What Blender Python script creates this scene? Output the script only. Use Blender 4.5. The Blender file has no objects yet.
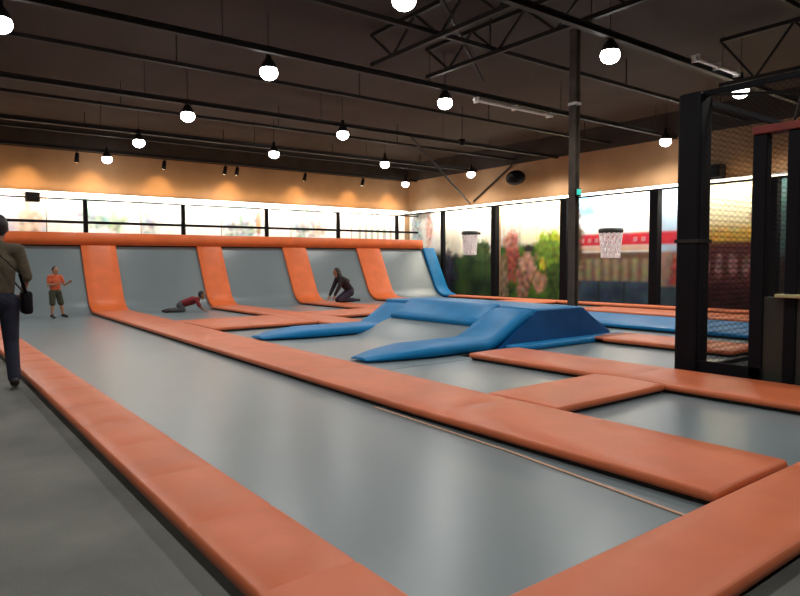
import bpy, bmesh, math, random
from mathutils import Vector, Matrix, noise
random.seed(7)
SC = bpy.context.scene
COL = SC.collection
PI = math.pi

# ------------------------------------------------------------------ materials
def mat(name, col, rough=0.6, var=0.0, vscale=6.0, bump=0.0, bscale=40.0, metal=0.0, spec=0.5, emit=None, estr=0.0, stretch=None):
    m = bpy.data.materials.new(name); m.use_nodes = True
    nt = m.node_tree; b = nt.nodes['Principled BSDF']
    b.inputs['Roughness'].default_value = rough
    b.inputs['Metallic'].default_value = metal
    b.inputs['Specular IOR Level'].default_value = spec
    b.inputs['Base Color'].default_value = (*col, 1)
    tc = nt.nodes.new('ShaderNodeTexCoord')
    mp = nt.nodes.new('ShaderNodeMapping')
    if stretch: mp.inputs['Scale'].default_value = stretch
    nt.links.new(tc.outputs['Object'], mp.inputs['Vector'])
    if var > 0:
        n = nt.nodes.new('ShaderNodeTexNoise'); n.inputs['Scale'].default_value = vscale
        n.inputs['Detail'].default_value = 4
        r = nt.nodes.new('ShaderNodeValToRGB')
        r.color_ramp.elements[0].position = 0.3; r.color_ramp.elements[1].position = 0.7
        r.color_ramp.elements[0].color = (*[c*(1-var) for c in col], 1)
        r.color_ramp.elements[1].color = (*[min(1, c*(1+var)) for c in col], 1)
        nt.links.new(mp.outputs[0], n.inputs['Vector'])
        nt.links.new(n.outputs['Fac'], r.inputs[0]); nt.links.new(r.outputs[0], b.inputs['Base Color'])
    if bump > 0:
        n2 = nt.nodes.new('ShaderNodeTexNoise'); n2.inputs['Scale'].default_value = bscale
        n2.inputs['Detail'].default_value = 3
        bp = nt.nodes.new('ShaderNodeBump'); bp.inputs['Strength'].default_value = bump
        bp.inputs['Distance'].default_value = 0.02
        nt.links.new(mp.outputs[0], n2.inputs['Vector'])
        nt.links.new(n2.outputs['Fac'], bp.inputs['Height']); nt.links.new(bp.outputs[0], b.inputs['Normal'])
    if emit:
        b.inputs['Emission Color'].default_value = (*emit, 1); b.inputs['Emission Strength'].default_value = estr
    return m

M = dict(
    carpet=mat('carpet', (.155, .160, .145), .8, .22, 1.6, .35, 120, spec=.25),
    mat=mat('jump_mat_weave', (.180, .228, .248), .31, .06, .8, spec=.65),
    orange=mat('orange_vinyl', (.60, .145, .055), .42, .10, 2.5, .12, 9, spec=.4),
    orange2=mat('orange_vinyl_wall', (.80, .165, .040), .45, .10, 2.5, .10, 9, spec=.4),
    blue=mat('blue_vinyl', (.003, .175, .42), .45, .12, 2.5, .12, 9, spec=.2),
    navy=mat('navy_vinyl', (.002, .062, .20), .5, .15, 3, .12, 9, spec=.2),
    black=mat('black_padding', (.0035, .0035, .006), .6, .2, 5, spec=.15),
    steel=mat('dark_painted_steel', (.016, .014, .013), .6, .2, 5, spec=.3),
    colsteel=mat('weathered_column_steel', (.075, .058, .044), .6, .3, 4, spec=.3),
    pipe=mat('galvanised_glint', (.85, .80, .72), .35, .1, 5),  # pale colour holds the light glinting off the metal
    ceil=mat('ceiling_deck', (.060, .047, .039), .85, .15, .7, .2, 3, spec=.15, stretch=(1, .15, 1)),
    darkwall=mat('dark_wall_paint', (.05, .04, .034), .85, .15, 2, spec=.2),
    ochre=mat('ochre_wall_paint', (.36, .225, .125), .8, .12, 1.2, .05, 30, spec=.2),
    cove=mat('cove_ledge', (.75, .70, .62), .6, .04, 4),
    seam=mat('tan_webbing', (.55, .34, .24), .7, .1, 20),
    frame=mat('trampoline_frame', (.012, .011, .011), .7, .1, 5),
    rim=mat('dark_rim', (.03, .04, .04), .5),
    white=mat('white_net_cord', (.95, .90, .92), .7, .05, 20),
    lens=mat('lamp_lens', (1, 1, 1), .4, emit=(1, .98, .95), estr=22),
    lens_dim=mat('lamp_lens_small', (1, .9, .75), .4, emit=(1, .86, .66), estr=9),
    led=mat('led_strip', (1, 1, 1), .4, emit=(1, .93, .80), estr=4.0),
    teal=mat('teal_indicator', (.02, .35, .30), .4, emit=(.05, .8, .6), estr=.7),
    red=mat('red_padding', (.16, .022, .018), .5, .15, 5),
    counter=mat('counter_top', (.42, .38, .20), .4, .1, 5),
    panel=mat('dark_panel', (.020, .022, .017), .5, .2, 3),
    skin=mat('skin', (.42, .22, .14), .55, .05, 20),
    skin_d=mat('skin_tan', (.28, .14, .09), .55, .05, 20),
    hair=mat('black_hair', (.010, .008, .008), .5, .3, 40),
    olive=mat('olive_brown_shirt', (.075, .058, .036), .85, .25, 12, .3, 30),
    jeans=mat('dark_blue_jeans', (.009, .012, .03), .85, .25, 15),
    shoe=mat('dark_shoe', (.015, .013, .013), .6),
    sole=mat('shoe_sole', (.25, .24, .22), .6),
    tee=mat('orange_tee', (.62, .12, .045), .8, .15, 15),
    shorts=mat('dark_olive_shorts', (.045, .050, .028), .85, .2, 15),
    redshirt=mat('red_shirt', (.19, .007, .014), .8, .2, 15),
    greypants=mat('grey_leggings', (.06, .06, .065), .85, .2, 15),
    maroon=mat('dark_maroon_jacket', (.013, .004, .007), .8, .3, 15),
    purple=mat('purple_grey_leggings', (.028, .015, .034), .8, .2, 15),
    lip=mat('lips', (.35, .10, .08), .5),
    eye=mat('eye', (.02, .015, .01), .2),
)

def net_mat(lo=.10, hi=.34):
    m = bpy.data.materials.new('net_mesh'); m.use_nodes = True
    nt = m.node_tree; nt.nodes.clear()
    out = nt.nodes.new('ShaderNodeOutputMaterial'); mx = nt.nodes.new('ShaderNodeMixShader')
    tr = nt.nodes.new('ShaderNodeBsdfTransparent'); df = nt.nodes.new('ShaderNodeBsdfDiffuse')
    df.inputs['Color'].default_value = (.012, .012, .012, 1)
    tc = nt.nodes.new('ShaderNodeTexCoord')
    w = []
    for rot in (PI/4, -PI/4):
        mp = nt.nodes.new('ShaderNodeMapping'); mp.inputs['Rotation'].default_value = (rot, 0, 0) if True else (0, 0, 0)
        wv = nt.nodes.new('ShaderNodeTexWave'); wv.bands_direction = 'Z'; wv.inputs['Scale'].default_value = 7.0
        nt.links.new(tc.outputs['Object'], mp.inputs[0]); nt.links.new(mp.outputs[0], wv.inputs[0]); w.append(wv)
    mxm = nt.nodes.new('ShaderNodeMath'); mxm.operation = 'MAXIMUM'
    nt.links.new(w[0].outputs['Fac'], mxm.inputs[0]); nt.links.new(w[1].outputs['Fac'], mxm.inputs[1])
    rp = nt.nodes.new('ShaderNodeMapRange'); rp.inputs['From Min'].default_value = .75; rp.inputs['From Max'].default_value = 1
    rp.inputs['To Min'].default_value = lo; rp.inputs['To Max'].default_value = hi
    nt.links.new(mxm.outputs[0], rp.inputs[0]); nt.links.new(rp.outputs[0], mx.inputs[0])
    nt.links.new(tr.outputs[0], mx.inputs[1]); nt.links.new(df.outputs[0], mx.inputs[2]); nt.links.new(mx.outputs[0], out.inputs[0])
    return m
M['net'] = net_mat(); M['cagenet'] = net_mat(.20, .46)

def painted_mat(name, rough=.7):
    m = bpy.data.materials.new(name); m.use_nodes = True
    nt = m.node_tree; b = nt.nodes['Principled BSDF']; b.inputs['Roughness'].default_value = rough
    b.inputs['Specular IOR Level'].default_value = .2
    a = nt.nodes.new('ShaderNodeAttribute'); a.attribute_name = 'paint'
    n = nt.nodes.new('ShaderNodeTexNoise'); n.inputs['Scale'].default_value = 3.0
    mr = nt.nodes.new('ShaderNodeMapRange'); mr.inputs['To Min'].default_value = .82; mr.inputs['To Max'].default_value = 1.12
    mu = nt.nodes.new('ShaderNodeVectorMath'); mu.operation = 'SCALE'
    tc = nt.nodes.new('ShaderNodeTexCoord'); nt.links.new(tc.outputs['Object'], n.inputs['Vector'])
    nt.links.new(n.outputs['Fac'], mr.inputs[0]); nt.links.new(a.outputs['Color'], mu.inputs[0]); nt.links.new(mr.outputs[0], mu.inputs['Scale'])
    nt.links.new(mu.outputs[0], b.inputs['Base Color'])
    return m
M['paint'] = painted_mat('mural_paint')

# ------------------------------------------------------------------ object helpers
def wloc(o):
    v = Vector((0, 0, 0))
    while o is not None:
        v += o.location; o = o.parent
    return v
def obj(name, bm, m, parent=None, smooth=False, origin=None):
    """link a bmesh made in world coordinates as ONE mesh object"""
    o = bpy.data.objects.new(name, bpy.data.meshes.new(name)); COL.objects.link(o)
    if parent is not None:
        o.parent = parent; off = wloc(parent)
    else:
        off = Vector(origin) if origin is not None else base_of(bm)
        o.location = off
    bmesh.ops.translate(bm, verts=bm.verts[:], vec=-off)
    bmesh.ops.recalc_face_normals(bm, faces=bm.faces[:])
    bm.to_mesh(o.data); bm.free()
    o.data.materials.append(M[m] if isinstance(m, str) else m)
    if smooth:
        for p in o.data.polygons: p.use_smooth = True
    return o
def base_of(bm):
    xs = [v.co.x for v in bm.verts]; ys = [v.co.y for v in bm.verts]; zs = [v.co.z for v in bm.verts]
    return Vector(((min(xs)+max(xs))/2, (min(ys)+max(ys))/2, min(zs)))
def tag(o, label, cat, group=None, kind=None):
    if label: o['label'] = label
    if cat: o['category'] = cat
    if group: o['group'] = group
    if kind: o['kind'] = kind
    return o
def thing(name, loc, label, cat, group=None, kind=None):
    o = bpy.data.objects.new(name, None); COL.objects.link(o); o.location = loc; o.empty_display_size = .1
    return tag(o, label, cat, group, kind)
def struct(name, bm, m, label=None, smooth=False):
    o = obj(name, bm, m, None, smooth); o['kind'] = 'structure'
    if label: o['label'] = label
    return o
def copy_tree(o, parent=None):
    c = o.copy(); COL.objects.link(c); c.parent = parent
    for ch in list(o.children): copy_tree(ch, c)
    return c

def box(bm, x0, x1, y0, y1, z0, z1, bev=0.0, seg=2):
    r = bmesh.ops.create_cube(bm, size=1.0)
    vs = r['verts']
    for v in vs:
        v.co = Vector((x0 + (v.co.x+.5)*(x1-x0), y0 + (v.co.y+.5)*(y1-y0), z0 + (v.co.z+.5)*(z1-z0)))
    if bev > 0:
        es = list({e for v in vs for e in v.link_edges})
        bmesh.ops.bevel(bm, geom=es, offset=bev, segments=seg, profile=.5, affect='EDGES')
    return bm
def B(*a, **k): return box(bmesh.new(), *a, **k)
def tube(bm, p0, p1, r0, r1=None, n=12, caps=True):
    p0 = Vector(p0); p1 = Vector(p1); r1 = r0 if r1 is None else r1
    d = (p1-p0); L = d.length; d.normalize()
    a = d.orthogonal().normalized(); b = d.cross(a)
    R0 = []; R1 = []
    for i in range(n):
        t = 2*PI*i/n + PI/n; w = a*math.cos(t)+b*math.sin(t)
        R0.append(bm.verts.new(p0+w*r0)); R1.append(bm.verts.new(p1+w*r1))
    for i in range(n):
        j = (i+1) % n; bm.faces.new((R0[i], R0[j], R1[j], R1[i]))
    if caps: bm.faces.new(R0[::-1]); bm.faces.new(R1)
    return bm
def bar(bm, p0, p1, w, h):
    """rectangular bar between two points, h is measured upward"""
    p0 = Vector(p0); p1 = Vector(p1); d = (p1-p0).normalized()
    up = Vector((0, 0, 1)) if abs(d.z) < .95 else Vector((1, 0, 0))
    s = d.cross(up).normalized(); u = s.cross(d)
    q = []
    for p in (p0, p1):
        q.append([bm.verts.new(p + s*a*w/2 + u*b*h/2) for a, b in ((-1, -1), (1, -1), (1, 1), (-1, 1))])
    for i in range(4):
        j = (i+1) % 4; bm.faces.new((q[0][i], q[0][j], q[1][j], q[1][i]))
    bm.faces.new(q[0][::-1]); bm.faces.new(q[1])
    return bm

def sweep(path, w, a0, a1, t, r=.018, seams=None, puff=.006, step=.25, lift=0.0, taper=0.0):
    """rounded padded strip: path of points (underside), w = width direction (unit), from a0 to a1 across, thickness t"""
    bm = bmesh.new(); w = Vector(w).normalized(); path = [Vector(p) for p in path]
    cum = [0]
    for i in range(1, len(path)): cum.append(cum[-1] + (path[i]-path[i-1]).length)
    L = cum[-1]
    def at(s):
        s = max(0, min(L, s))
        for i in range(1, len(path)):
            if s <= cum[i] + 1e-9:
                k = (s-cum[i-1])/max(1e-9, cum[i]-cum[i-1]); return path[i-1].lerp(path[i], k)
        return path[-1]
    st = set([0.0, L]); s = 0
    while s < L: st.add(round(s, 4)); s += step
    for c in cum: st.add(round(c, 4))
    sm = []
    if seams:
        n = max(1, round(L/seams))
        for i in range(1, n):
            c = L*i/n; sm.append(c)
            for dd in (-.03, 0, .03): st.add(round(c+dd, 4))
    st = sorted(x for x in st if 0 <= x <= L); st = [x for i, x in enumerate(st) if i == 0 or x-st[i-1] > .004]
    ends = [st[0]] + [min(.012, L/4)] + [min(.03, L/3)] + [x for x in st[1:-1] if .035 < x < L-.035] + [L-min(.03, L/3), L-min(.012, L/4), L]
    rings = []
    for s in ends:
        p = at(s); tg = (at(s+.02)-at(s-.02)).normalized()
        n = w.cross(tg)
        if n.z < -1e-6 or (abs(n.z) < 1e-6 and n.y > 0): n = -n
        e = min(s, L-s); er = r*(1 - math.sqrt(max(0, 1-(1-min(1, e/.03))**2)))   # end rounding
        dip = 0
        for c in sm:
            if abs(s-c) < .015: dip = puff
        prof = []
        wa, wb = a0+er*.6, a1-er*.6; T = t - er - dip
        if taper > 0 and s < taper:
            k = math.sqrt(max(.03, s/taper)); mm = (wa+wb)/2; q = .35+.65*k; wa = mm+(wa-mm)*q; wb = mm+(wb-mm)*q; T = max(.035, T*k)
        mid = (wa+wb)/2
        for a, b in ((wa, 0), (wa, T*.5), (wa+r*.3, T-r*.35), (wa+r, T), ((wa+mid)/2, T+.006-dip*.3), (mid, T+.008-dip*.3), ((wb+mid)/2, T+.006-dip*.3), (wb-r, T), (wb-r*.3, T-r*.35), (wb, T*.5), (wb, 0)):
            prof.append(bm.verts.new(p + w*a + n*(b+lift)))
        rings.append(prof)
    for i in range(len(rings)-1):
        A, C = rings[i], rings[i+1]; k = len(A)
        for j in range(k):
            jj = (j+1) % k; bm.faces.new((A[j], A[jj], C[jj], C[j]))
    bm.faces.new(rings[0][::-1]); bm.faces.new(rings[-1])
    return bm

GAP = 0.055      # pad underside above the mats
PT = 0.055       # pad thickness
def pad(name, x0, x1, y0, y1, along, label, m='orange', seams=1.6, group=None, gap=GAP, pt=PT, cat='safety pad', skew=0.0):
    t = thing(name, ((x0+x1)/2, (y0+y1)/2, 0), label, cat, group)
    if along == 'y': bm = sweep([(0, y0, gap), (0, y0+2.5, gap), (skew, y1, gap)], (1, 0, 0), x0, x1, pt, seams=seams)
    else: bm = sweep([(x0, 0, gap), (x1, 0, gap)], (0, 1, 0), y0, y1, pt, seams=seams)
    obj('cushion', bm, m, t, True)
    rb = B(x0+.03, x1-.03, y0+.03, y1-.03, .024, gap+.001)
    if skew: rb.free(); rb = sweep([(0, y0+.03, .024), (0, y0+2.5, .024), (skew, y1-.03, .024)], (1, 0, 0), x0+.03, x1-.03, gap-.03, r=.005)
    obj('dark_gap_rail', rb, 'frame', t)  # near-black fill stands for the shade in the gap under the pad
    return t
def bed(x0, x1, y0, y1, label, path=None, z=.02, group=None, border=None):
    t = thing('trampoline', ((x0+x1)/2, (y0+y1)/2, 0), label, 'trampoline', group)
    bm = bmesh.new()
    if path is None: path = [(y0, z), (y1, z)]
    nx = max(2, int((x1-x0)/.3)); pts = []
    for i in range(len(path)-1):
        (ya, za), (yb, zb) = path[i], path[i+1]; n = max(1, int(math.hypot(yb-ya, zb-za)/.4))
        for k in range(n): pts.append((ya+(yb-ya)*k/n, za+(zb-za)*k/n))
    pts.append(path[-1])
    g = [[bm.verts.new((x0+(x1-x0)*i/nx, y, zz)) for i in range(nx+1)] for y, zz in pts]
    for a in range(len(pts)-1):
        for i in range(nx): bm.faces.new((g[a][i], g[a][i+1], g[a+1][i+1], g[a+1][i]))
    o = obj('jump_mat', bm, 'mat', t, True)
    return t

# ------------------------------------------------------------------ the room
XL, XR, YF, YB, ZC = -7.0, 17.3, -5.0, 22.0, 5.5
struct('floor', B(XL, XR, YF, YB, -.1, 0), 'carpet', 'dark grey carpet floor')
struct('ceiling', B(XL, XR, YF, YB, ZC, ZC+.1), 'ceil', 'dark brown ceiling deck')
struct('wall_left', B(XL-.15, XL, YF, YB, 0, ZC), 'ochre')
struct('wall_front', B(XL, XR, YF-.15, YF, 0, ZC), 'darkwall')
struct('wall_back', B(XL, XR, YB, YB+.15, 0, ZC), 'ochre', 'ochre back wall')
struct('wall_right', B(XR, XR+.15, YF, YB, 0, ZC), 'ochre', 'ochre right wall')
struct('trim_1', B(XL, XR-.05, YB-.04, YB, 4.78, ZC), 'darkwall', 'dark painted strip over the back wall')
struct('trim_2', B(XR-.04, XR, YF, YB, 4.78, ZC), 'darkwall', 'dark painted strip over the right wall')
# cove ledges that carry the wash lights
t = struct('trim_3', B(XL, XR-.05, YB-.22, YB, 3.42, 3.50), 'cove', 'pale light ledge along the back wall')
t = struct('trim_4', B(XR-.22, XR, 2.0, YB-.22, 3.38, 3.46), 'cove', 'pale light ledge along the right wall')

# ------------------------------------------------------------------ beams
BY = [2.1, 6.0, 9.75, 13.9, 17.75, 21.35]
rows = ['nearest the camera', 'second from the camera, crossing above the dark column', 'third from the camera', 'fourth from the camera', 'second from the back wall', 'hard against the back wall']
for y, r in zip(BY, rows):
    t = thing('roof_beam', (5, y, 4.7), 'long black roof beam running left to right, ' + r, 'roof beam', 'main roof beams')
    bm = bmesh.new(); box(bm, XL, XR-.05, y-.05, y+.05, 4.80, 4.82); box(bm, XL, XR-.05, y-.05, y+.05, 4.72, 4.74); box(bm, XL, XR-.05, y-.01, y+.01, 4.74, 4.80)
    obj('flange_and_web', bm, 'steel', t)
    for x in (-4, 0, 4, 8.2, 12.2, 16.2):
        obj('hanger', tube(bmesh.new(), (x, y, 4.82), (x, y, ZC), .006, n=8), 'steel', t)
for y, r in ((4.0, 'between the two nearest roof beams'), (7.9, 'just in front of the third roof beam'), (11.9, 'just behind the third roof beam'), (15.8, 'between the fourth and fifth roof beams'), (19.6, 'just before the last roof beam')):
    bm = bmesh.new(); box(bm, XL, XR-.05, y-.035, y+.035, 4.9, 4.97)
    for x in (-4, 0, 4, 8, 12, 16): tube(bm, (x, y, 4.96), (x, y, ZC), .012, n=6)
    tag(obj('purlin', bm, 'steel'), 'thin dark secondary roof rail ' + r, 'roof rail', 'thin secondary roof rails')
def truss(x, y0, y1, zb, zt, label, n):
    t = thing('roof_truss', (x, (y0+y1)/2, zb), label, 'roof truss')
    obj('top_chord', bar(bmesh.new(), (x, y0, zt), (x, y1, zt), .07, .07), 'steel', t)
    obj('bottom_chord', bar(bmesh.new(), (x, y0, zb), (x, y1, zb), .07, .07), 'steel', t)
    for i in range(n):
        a = y0+(y1-y0)*i/n; b = y0+(y1-y0)*(i+1)/n; m_ = (a+b)/2
        obj('web_member', bar(bmesh.new(), (x, a, zt), (x, m_, zb), .035, .035), 'steel', t)
        obj('web_member', bar(bmesh.new(), (x, m_, zb), (x, b, zt), .035, .035), 'steel', t)
truss(6.8, 2.2, 9.7, 4.88, 5.4, 'black zigzag roof truss left of the column, near the top middle', 6)
truss(8.1, 2.2, 9.7, 4.88, 5.4, 'black zigzag roof truss closest to the column', 6)
truss(11.9, 2.2, 5.9, 4.5, 5.3, 'black zigzag roof truss at the upper right corner', 3)
for p0, p1, lab in (((6.1, 7.1, 5.2), (9.5, 9.6, 5.02), 'long thin diagonal steel brace under the roof trusses'),
                    ((5.2, 7.6, 5.47), (6.7, 6.7, 5.42), 'thin steel brace crossing between the roof trusses'),
                    ((11.1, 13.96, 4.72), (17.25, 18.1, 3.55), 'slanting steel strut dropping left of the dark wall speaker'),
                    ((17.22, 15.9, 4.75), (17.25, 17.9, 3.62), 'slanting steel strut dropping towards the right wall')):
    tag(obj('steel_brace', bar(bmesh.new(), p0, p1, .05, .05), 'steel'), lab, 'brace')
for x0, x1, y, z, lab in ((10.9, 12.6, 5.86, 4.80, 'bright metal pipe under the roof beam at upper right'), (9.4, 11.9, 9.75, 4.655, 'pale metal pipe along the roof beam left of the column')):
    bm = tube(bmesh.new(), (x0, y, z), (x1, y, z), .035, n=12)
    for k in range(3):
        xx = x0+.1+(x1-x0-.2)*k/2; box(bm, xx-.02, xx+.02, y-.045, y+.09, z-.045, z+.08)
    tag(obj('metal_pipe', bm, 'pipe'), lab, 'pipe')

# column
t = thing('steel_column', (9.78, 7.5, 0), 'tall dark steel column behind the blue ramp', 'column')
bm = bmesh.new()
for dx in (-.06, .06): box(bm, 9.78+dx-.01, 9.78+dx+.01, 7.43, 7.57, .02, ZC)
box(bm, 9.73, 9.83, 7.49, 7.51, .02, ZC)
obj('shaft', bm, 'colsteel', t)
obj('base_plate', B(9.62, 9.94, 7.34, 7.66, 0, .02), 'steel', t)
obj('clamp_band', B(9.70, 9.86, 7.41, 7.59, 4.15, 4.2), 'pipe', t)
t = thing('indicator_light', (9.80, 7.33, 2.5), 'small glowing teal light fixed to the dark column', 'light')
obj('housing', B(9.70, 9.86, 7.39, 7.429, 2.50, 2.64, bev=.008), 'steel', t)
obj('lens', B(9.72, 9.84, 7.375, 7.392, 2.52, 2.62, bev=.006), 'teal', t)

# ------------------------------------------------------------------ ceiling lamps
def make_lamp():
    t = thing('ceiling_lamp', (0, 0, 0), '', 'lamp', 'round ceiling lamps')
    bm = bmesh.new()   # housing dome
    prof = [(.04, .34), (.05, .22), (.09, .17), (.12, .12), (.135, .07), (.135, .05)]
    prev = None
    for r, z in prof:
        ring = [bm.verts.new((r*math.cos(2*PI*i/20), r*math.sin(2*PI*i/20), z)) for i in range(20)]
        if prev:
            for i in range(20): bm.faces.new((prev[i], prev[(i+1) % 20], ring[(i+1) % 20], ring[i]))
        else: bm.faces.new(ring)
        prev = ring
    obj('housing', bm, 'steel', t, True)
    bm = bmesh.new(); bmesh.ops.create_uvsphere(bm, u_segments=20, v_segments=10, radius=.15)
    for v in bm.verts: v.co.z = v.co.z*.85 - .01
    obj('lens', bm, 'lens', t, True)
    obj('rod', tube(bmesh.new(), (0, 0, .33), (0, 0, .98), .006, n=8), 'steel', t)
    return t
L0 = make_lamp()
lamps = [(4.9, 6.3, 'bright round lamp at the very top edge, left of the roof trusses'), (4.9, 10.0, 'large bright round lamp at upper left, nearest of its row after the top edge one'),
         (4.9, 13.95, 'round lamp third down the left row'), (4.92, 17.75, 'round lamp fourth down the left row'), (4.9, 21.1, 'small round lamp glowing against the ochre wall at left'),
         (8.7, 13.7, 'round lamp alone in the middle of the brown ceiling'), (8.65, 9.8, 'round lamp just under the pale pipe, left of the column'), (8.75, 6.05, 'brightest round lamp right of the dark column'),
         (12.6, 5.85, 'round lamp above the black netted cage'), (16.2, 9.45, 'round lamp beside the black corner post of the cage'), (16.35, 17.1, 'small round lamp in the corner left of the wall speaker'),
         (12.4, 17.0, 'small round lamp fifth along the back row'), (16.2, 20.8, 'small round lamp lowest in the back corner'), (1.07, 10.1, 'round lamp cut by the left edge of the picture'),
         (8.6, 17.3, 'faint round lamp over the second grey bed')]
for i, (x, y, lab) in enumerate(lamps):
    o = L0 if i == 0 else copy_tree(L0)
    o.location = (x, y, 4.5); o['label'] = lab
def light(kind, name, loc, energy, col=(1, .96, .9), size=.15, rot=(0, 0, 0), **k):
    d = bpy.data.lights.new(name, kind); d.energy = energy; d.color = col
    if kind == 'AREA':
        d.shape = 'RECTANGLE'; d.size = size[0]; d.size_y = size[1]
    else: d.shadow_soft_size = size
    if kind == 'SPOT': d.spot_size = k.get('spot', 2.6); d.spot_blend = k.get('blend', .6)
    o = bpy.data.objects.new(name, d); COL.objects.link(o); o.location = loc; o.rotation_euler = rot
    return o
LE = 120
for x in (1.07, 4.9, 8.7, 12.5, 16.2):  # grid reaches past the modelled lamps; spots out of view are added for light
    for y in (-1.5, 2.4, 6.1, 10.0, 13.8, 17.4, 20.6):
        light('SPOT', 'lamp_light', (x, y, 4.34), LE*(.9 if y > 17 else 1.15), spot=2.75, blend=.5)
for x in (-2.8,):
    for y in (2.4, 10.0, 17.4): light('SPOT', 'lamp_light', (x, y, 4.34), LE, spot=2.75, blend=.5)  # more spots added out of view, with no fixture
# dark track spots in front of the back wall
def make_spot():
    t = thing('track_spotlight', (0, 0, 0), '', 'spotlight', 'small track spotlights before the back wall')
    obj('stem', tube(bmesh.new(), (0, 0, .12), (0, 0, .22), .012, n=8), 'black', t)
    bm = tube(bmesh.new(), (0, -.02, .14), (0, .1, -.1), .055, .075, n=14); obj('barrel', bm, 'black', t, True)
    bm = tube(bmesh.new(), (0, .1, -.1), (0, .103, -.106), .06, .06, n=14); obj('lens', bm, 'lens_dim', t)
    return t
S0 = make_spot()
spots = [(4.1, 'small black spotlight hanging above the leftmost railing post'), (6.67, 'small black spotlight hanging left of the second railing post'), (8.73, 'small black spotlight, left one of the close pair'),
         (9.16, 'small black spotlight, right one of the close pair'), (11.83, 'small black spotlight next to the faint lamp in the middle'), (14.43, 'small black spotlight nearest the back corner')]
for i, (x, lab) in enumerate(spots):
    o = S0 if i == 0 else copy_tree(S0)
    o.location = (x, 21.25, 4.48); o['label'] = lab
for x in (2.8, 4.6, 6.7, 9.1, 11.8, 14.2, 16.2):
    light('SPOT', 'wall_wash', (x, 21.35, 4.1), 30, (1, .60, .26), .05, (math.radians(62), 0, 0), spot=1.6, blend=.8)
# cove wash: down and up
for x in range(-5, 17, 2):
    pass
light('AREA', 'cove_down', (7.0, YB-.33, 3.40), 420, (1, .93, .80), (20, .12), (math.radians(28), 0, 0))
light('AREA', 'cove_up', (7.0, YB-.25, 3.56), 80, (1, .66, .34), (20, .08), (math.radians(180-20), 0, 0))
light('AREA', 'cove_down', (XR-.36, 12.2, 3.36), 520, (1, .94, .82), (.12, 16), (0, math.radians(-24), 0))
light('AREA', 'cove_up', (XR-.26, 12.2, 3.52), 30, (1, .68, .38), (.08, 16), (0, math.radians(-160), 0))
t = thing('light_strip', (7, YB-.24, 3.5), 'long bright light strip on the ledge of the back wall', 'light strip')
obj('diffuser', B(-5, 17, YB-.25, YB-.22, 3.43, 3.49), 'led', t)
obj('clip', B(-5.05, -5, YB-.26, YB-.22, 3.42, 3.50), 'pipe', t)
t = thing('light_strip', (XR-.24, 12, 3.46), 'long bright light strip on the ledge of the right wall', 'light strip')
obj('diffuser', B(XR-.25, XR-.22, 7.5, 21.4, 3.39, 3.45), 'led', t)
obj('clip', B(XR-.26, XR-.01, 7.40, 7.5, 3.45, 3.48), 'pipe', t)

# ------------------------------------------------------------------ murals, their pale tones partly painted wash light
def hash2(a, b): return noise.noise(Vector((a, b, 3.7)))
def mural(name, P, U, V, w, h, fn, label, step=.045):
    """grid sheet at P spanned by U*w, V*h; fn(u,v) -> rgb"""
    bm = bmesh.new(); nu = int(w/step); nv = int(h/step); P = Vector(P); U = Vector(U); V = Vector(V)
    lay = bm.verts.layers.float_color.new('paint')
    g = []
    for j in range(nv+1):
        row = []
        for i in range(nu+1):
            u = w*i/nu; v = h*j/nv; x = bm.verts.new(P+U*u+V*v); c = fn(u, v); c = tuple(k*(1+.35*noise.noise(Vector((u*5+i_*7, v*5, 2)))*(1 if sum(c) < 1.5 else .25)) for i_, k in enumerate(c)); x[lay] = (*[max(0, min(.9, k)) for k in c], 1); row.append(x)
        g.append(row)
    for j in range(nv):
        for i in range(nu): bm.faces.new((g[j][i], g[j][i+1], g[j+1][i+1], g[j+1][i]))
    return tag(obj(name, bm, 'paint'), label, 'mural', 'painted wall murals')
def mixc(a, b, t): t = max(0, min(1, t)); return tuple(a[i]*(1-t)+b[i]*t for i in range(3))
def ss(x, a, b): t = max(0, min(1, (x-a)/(b-a))); return t*t*(3-2*t)
def blob(c, col, u, v, cu, cv, ru, rv, s=.35):
    d = math.hypot((u-cu)/ru, (v-cv)/rv) + .42*noise.noise(Vector((u*3, v*3, cu))) + .35*noise.noise(Vector((u*8, v*8, cv)))
    col = tuple(k*(1+.7*noise.noise(Vector((u*6, v*6, ru*9)))) for k in col)
    return mixc(c, col, 1-ss(d, 1-s, 1+s))
def band(c, col, v, a, b, e=.04): return mixc(c, col, ss(v, a-e, a+e)*(1-ss(v, b-e, b+e)))
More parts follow.
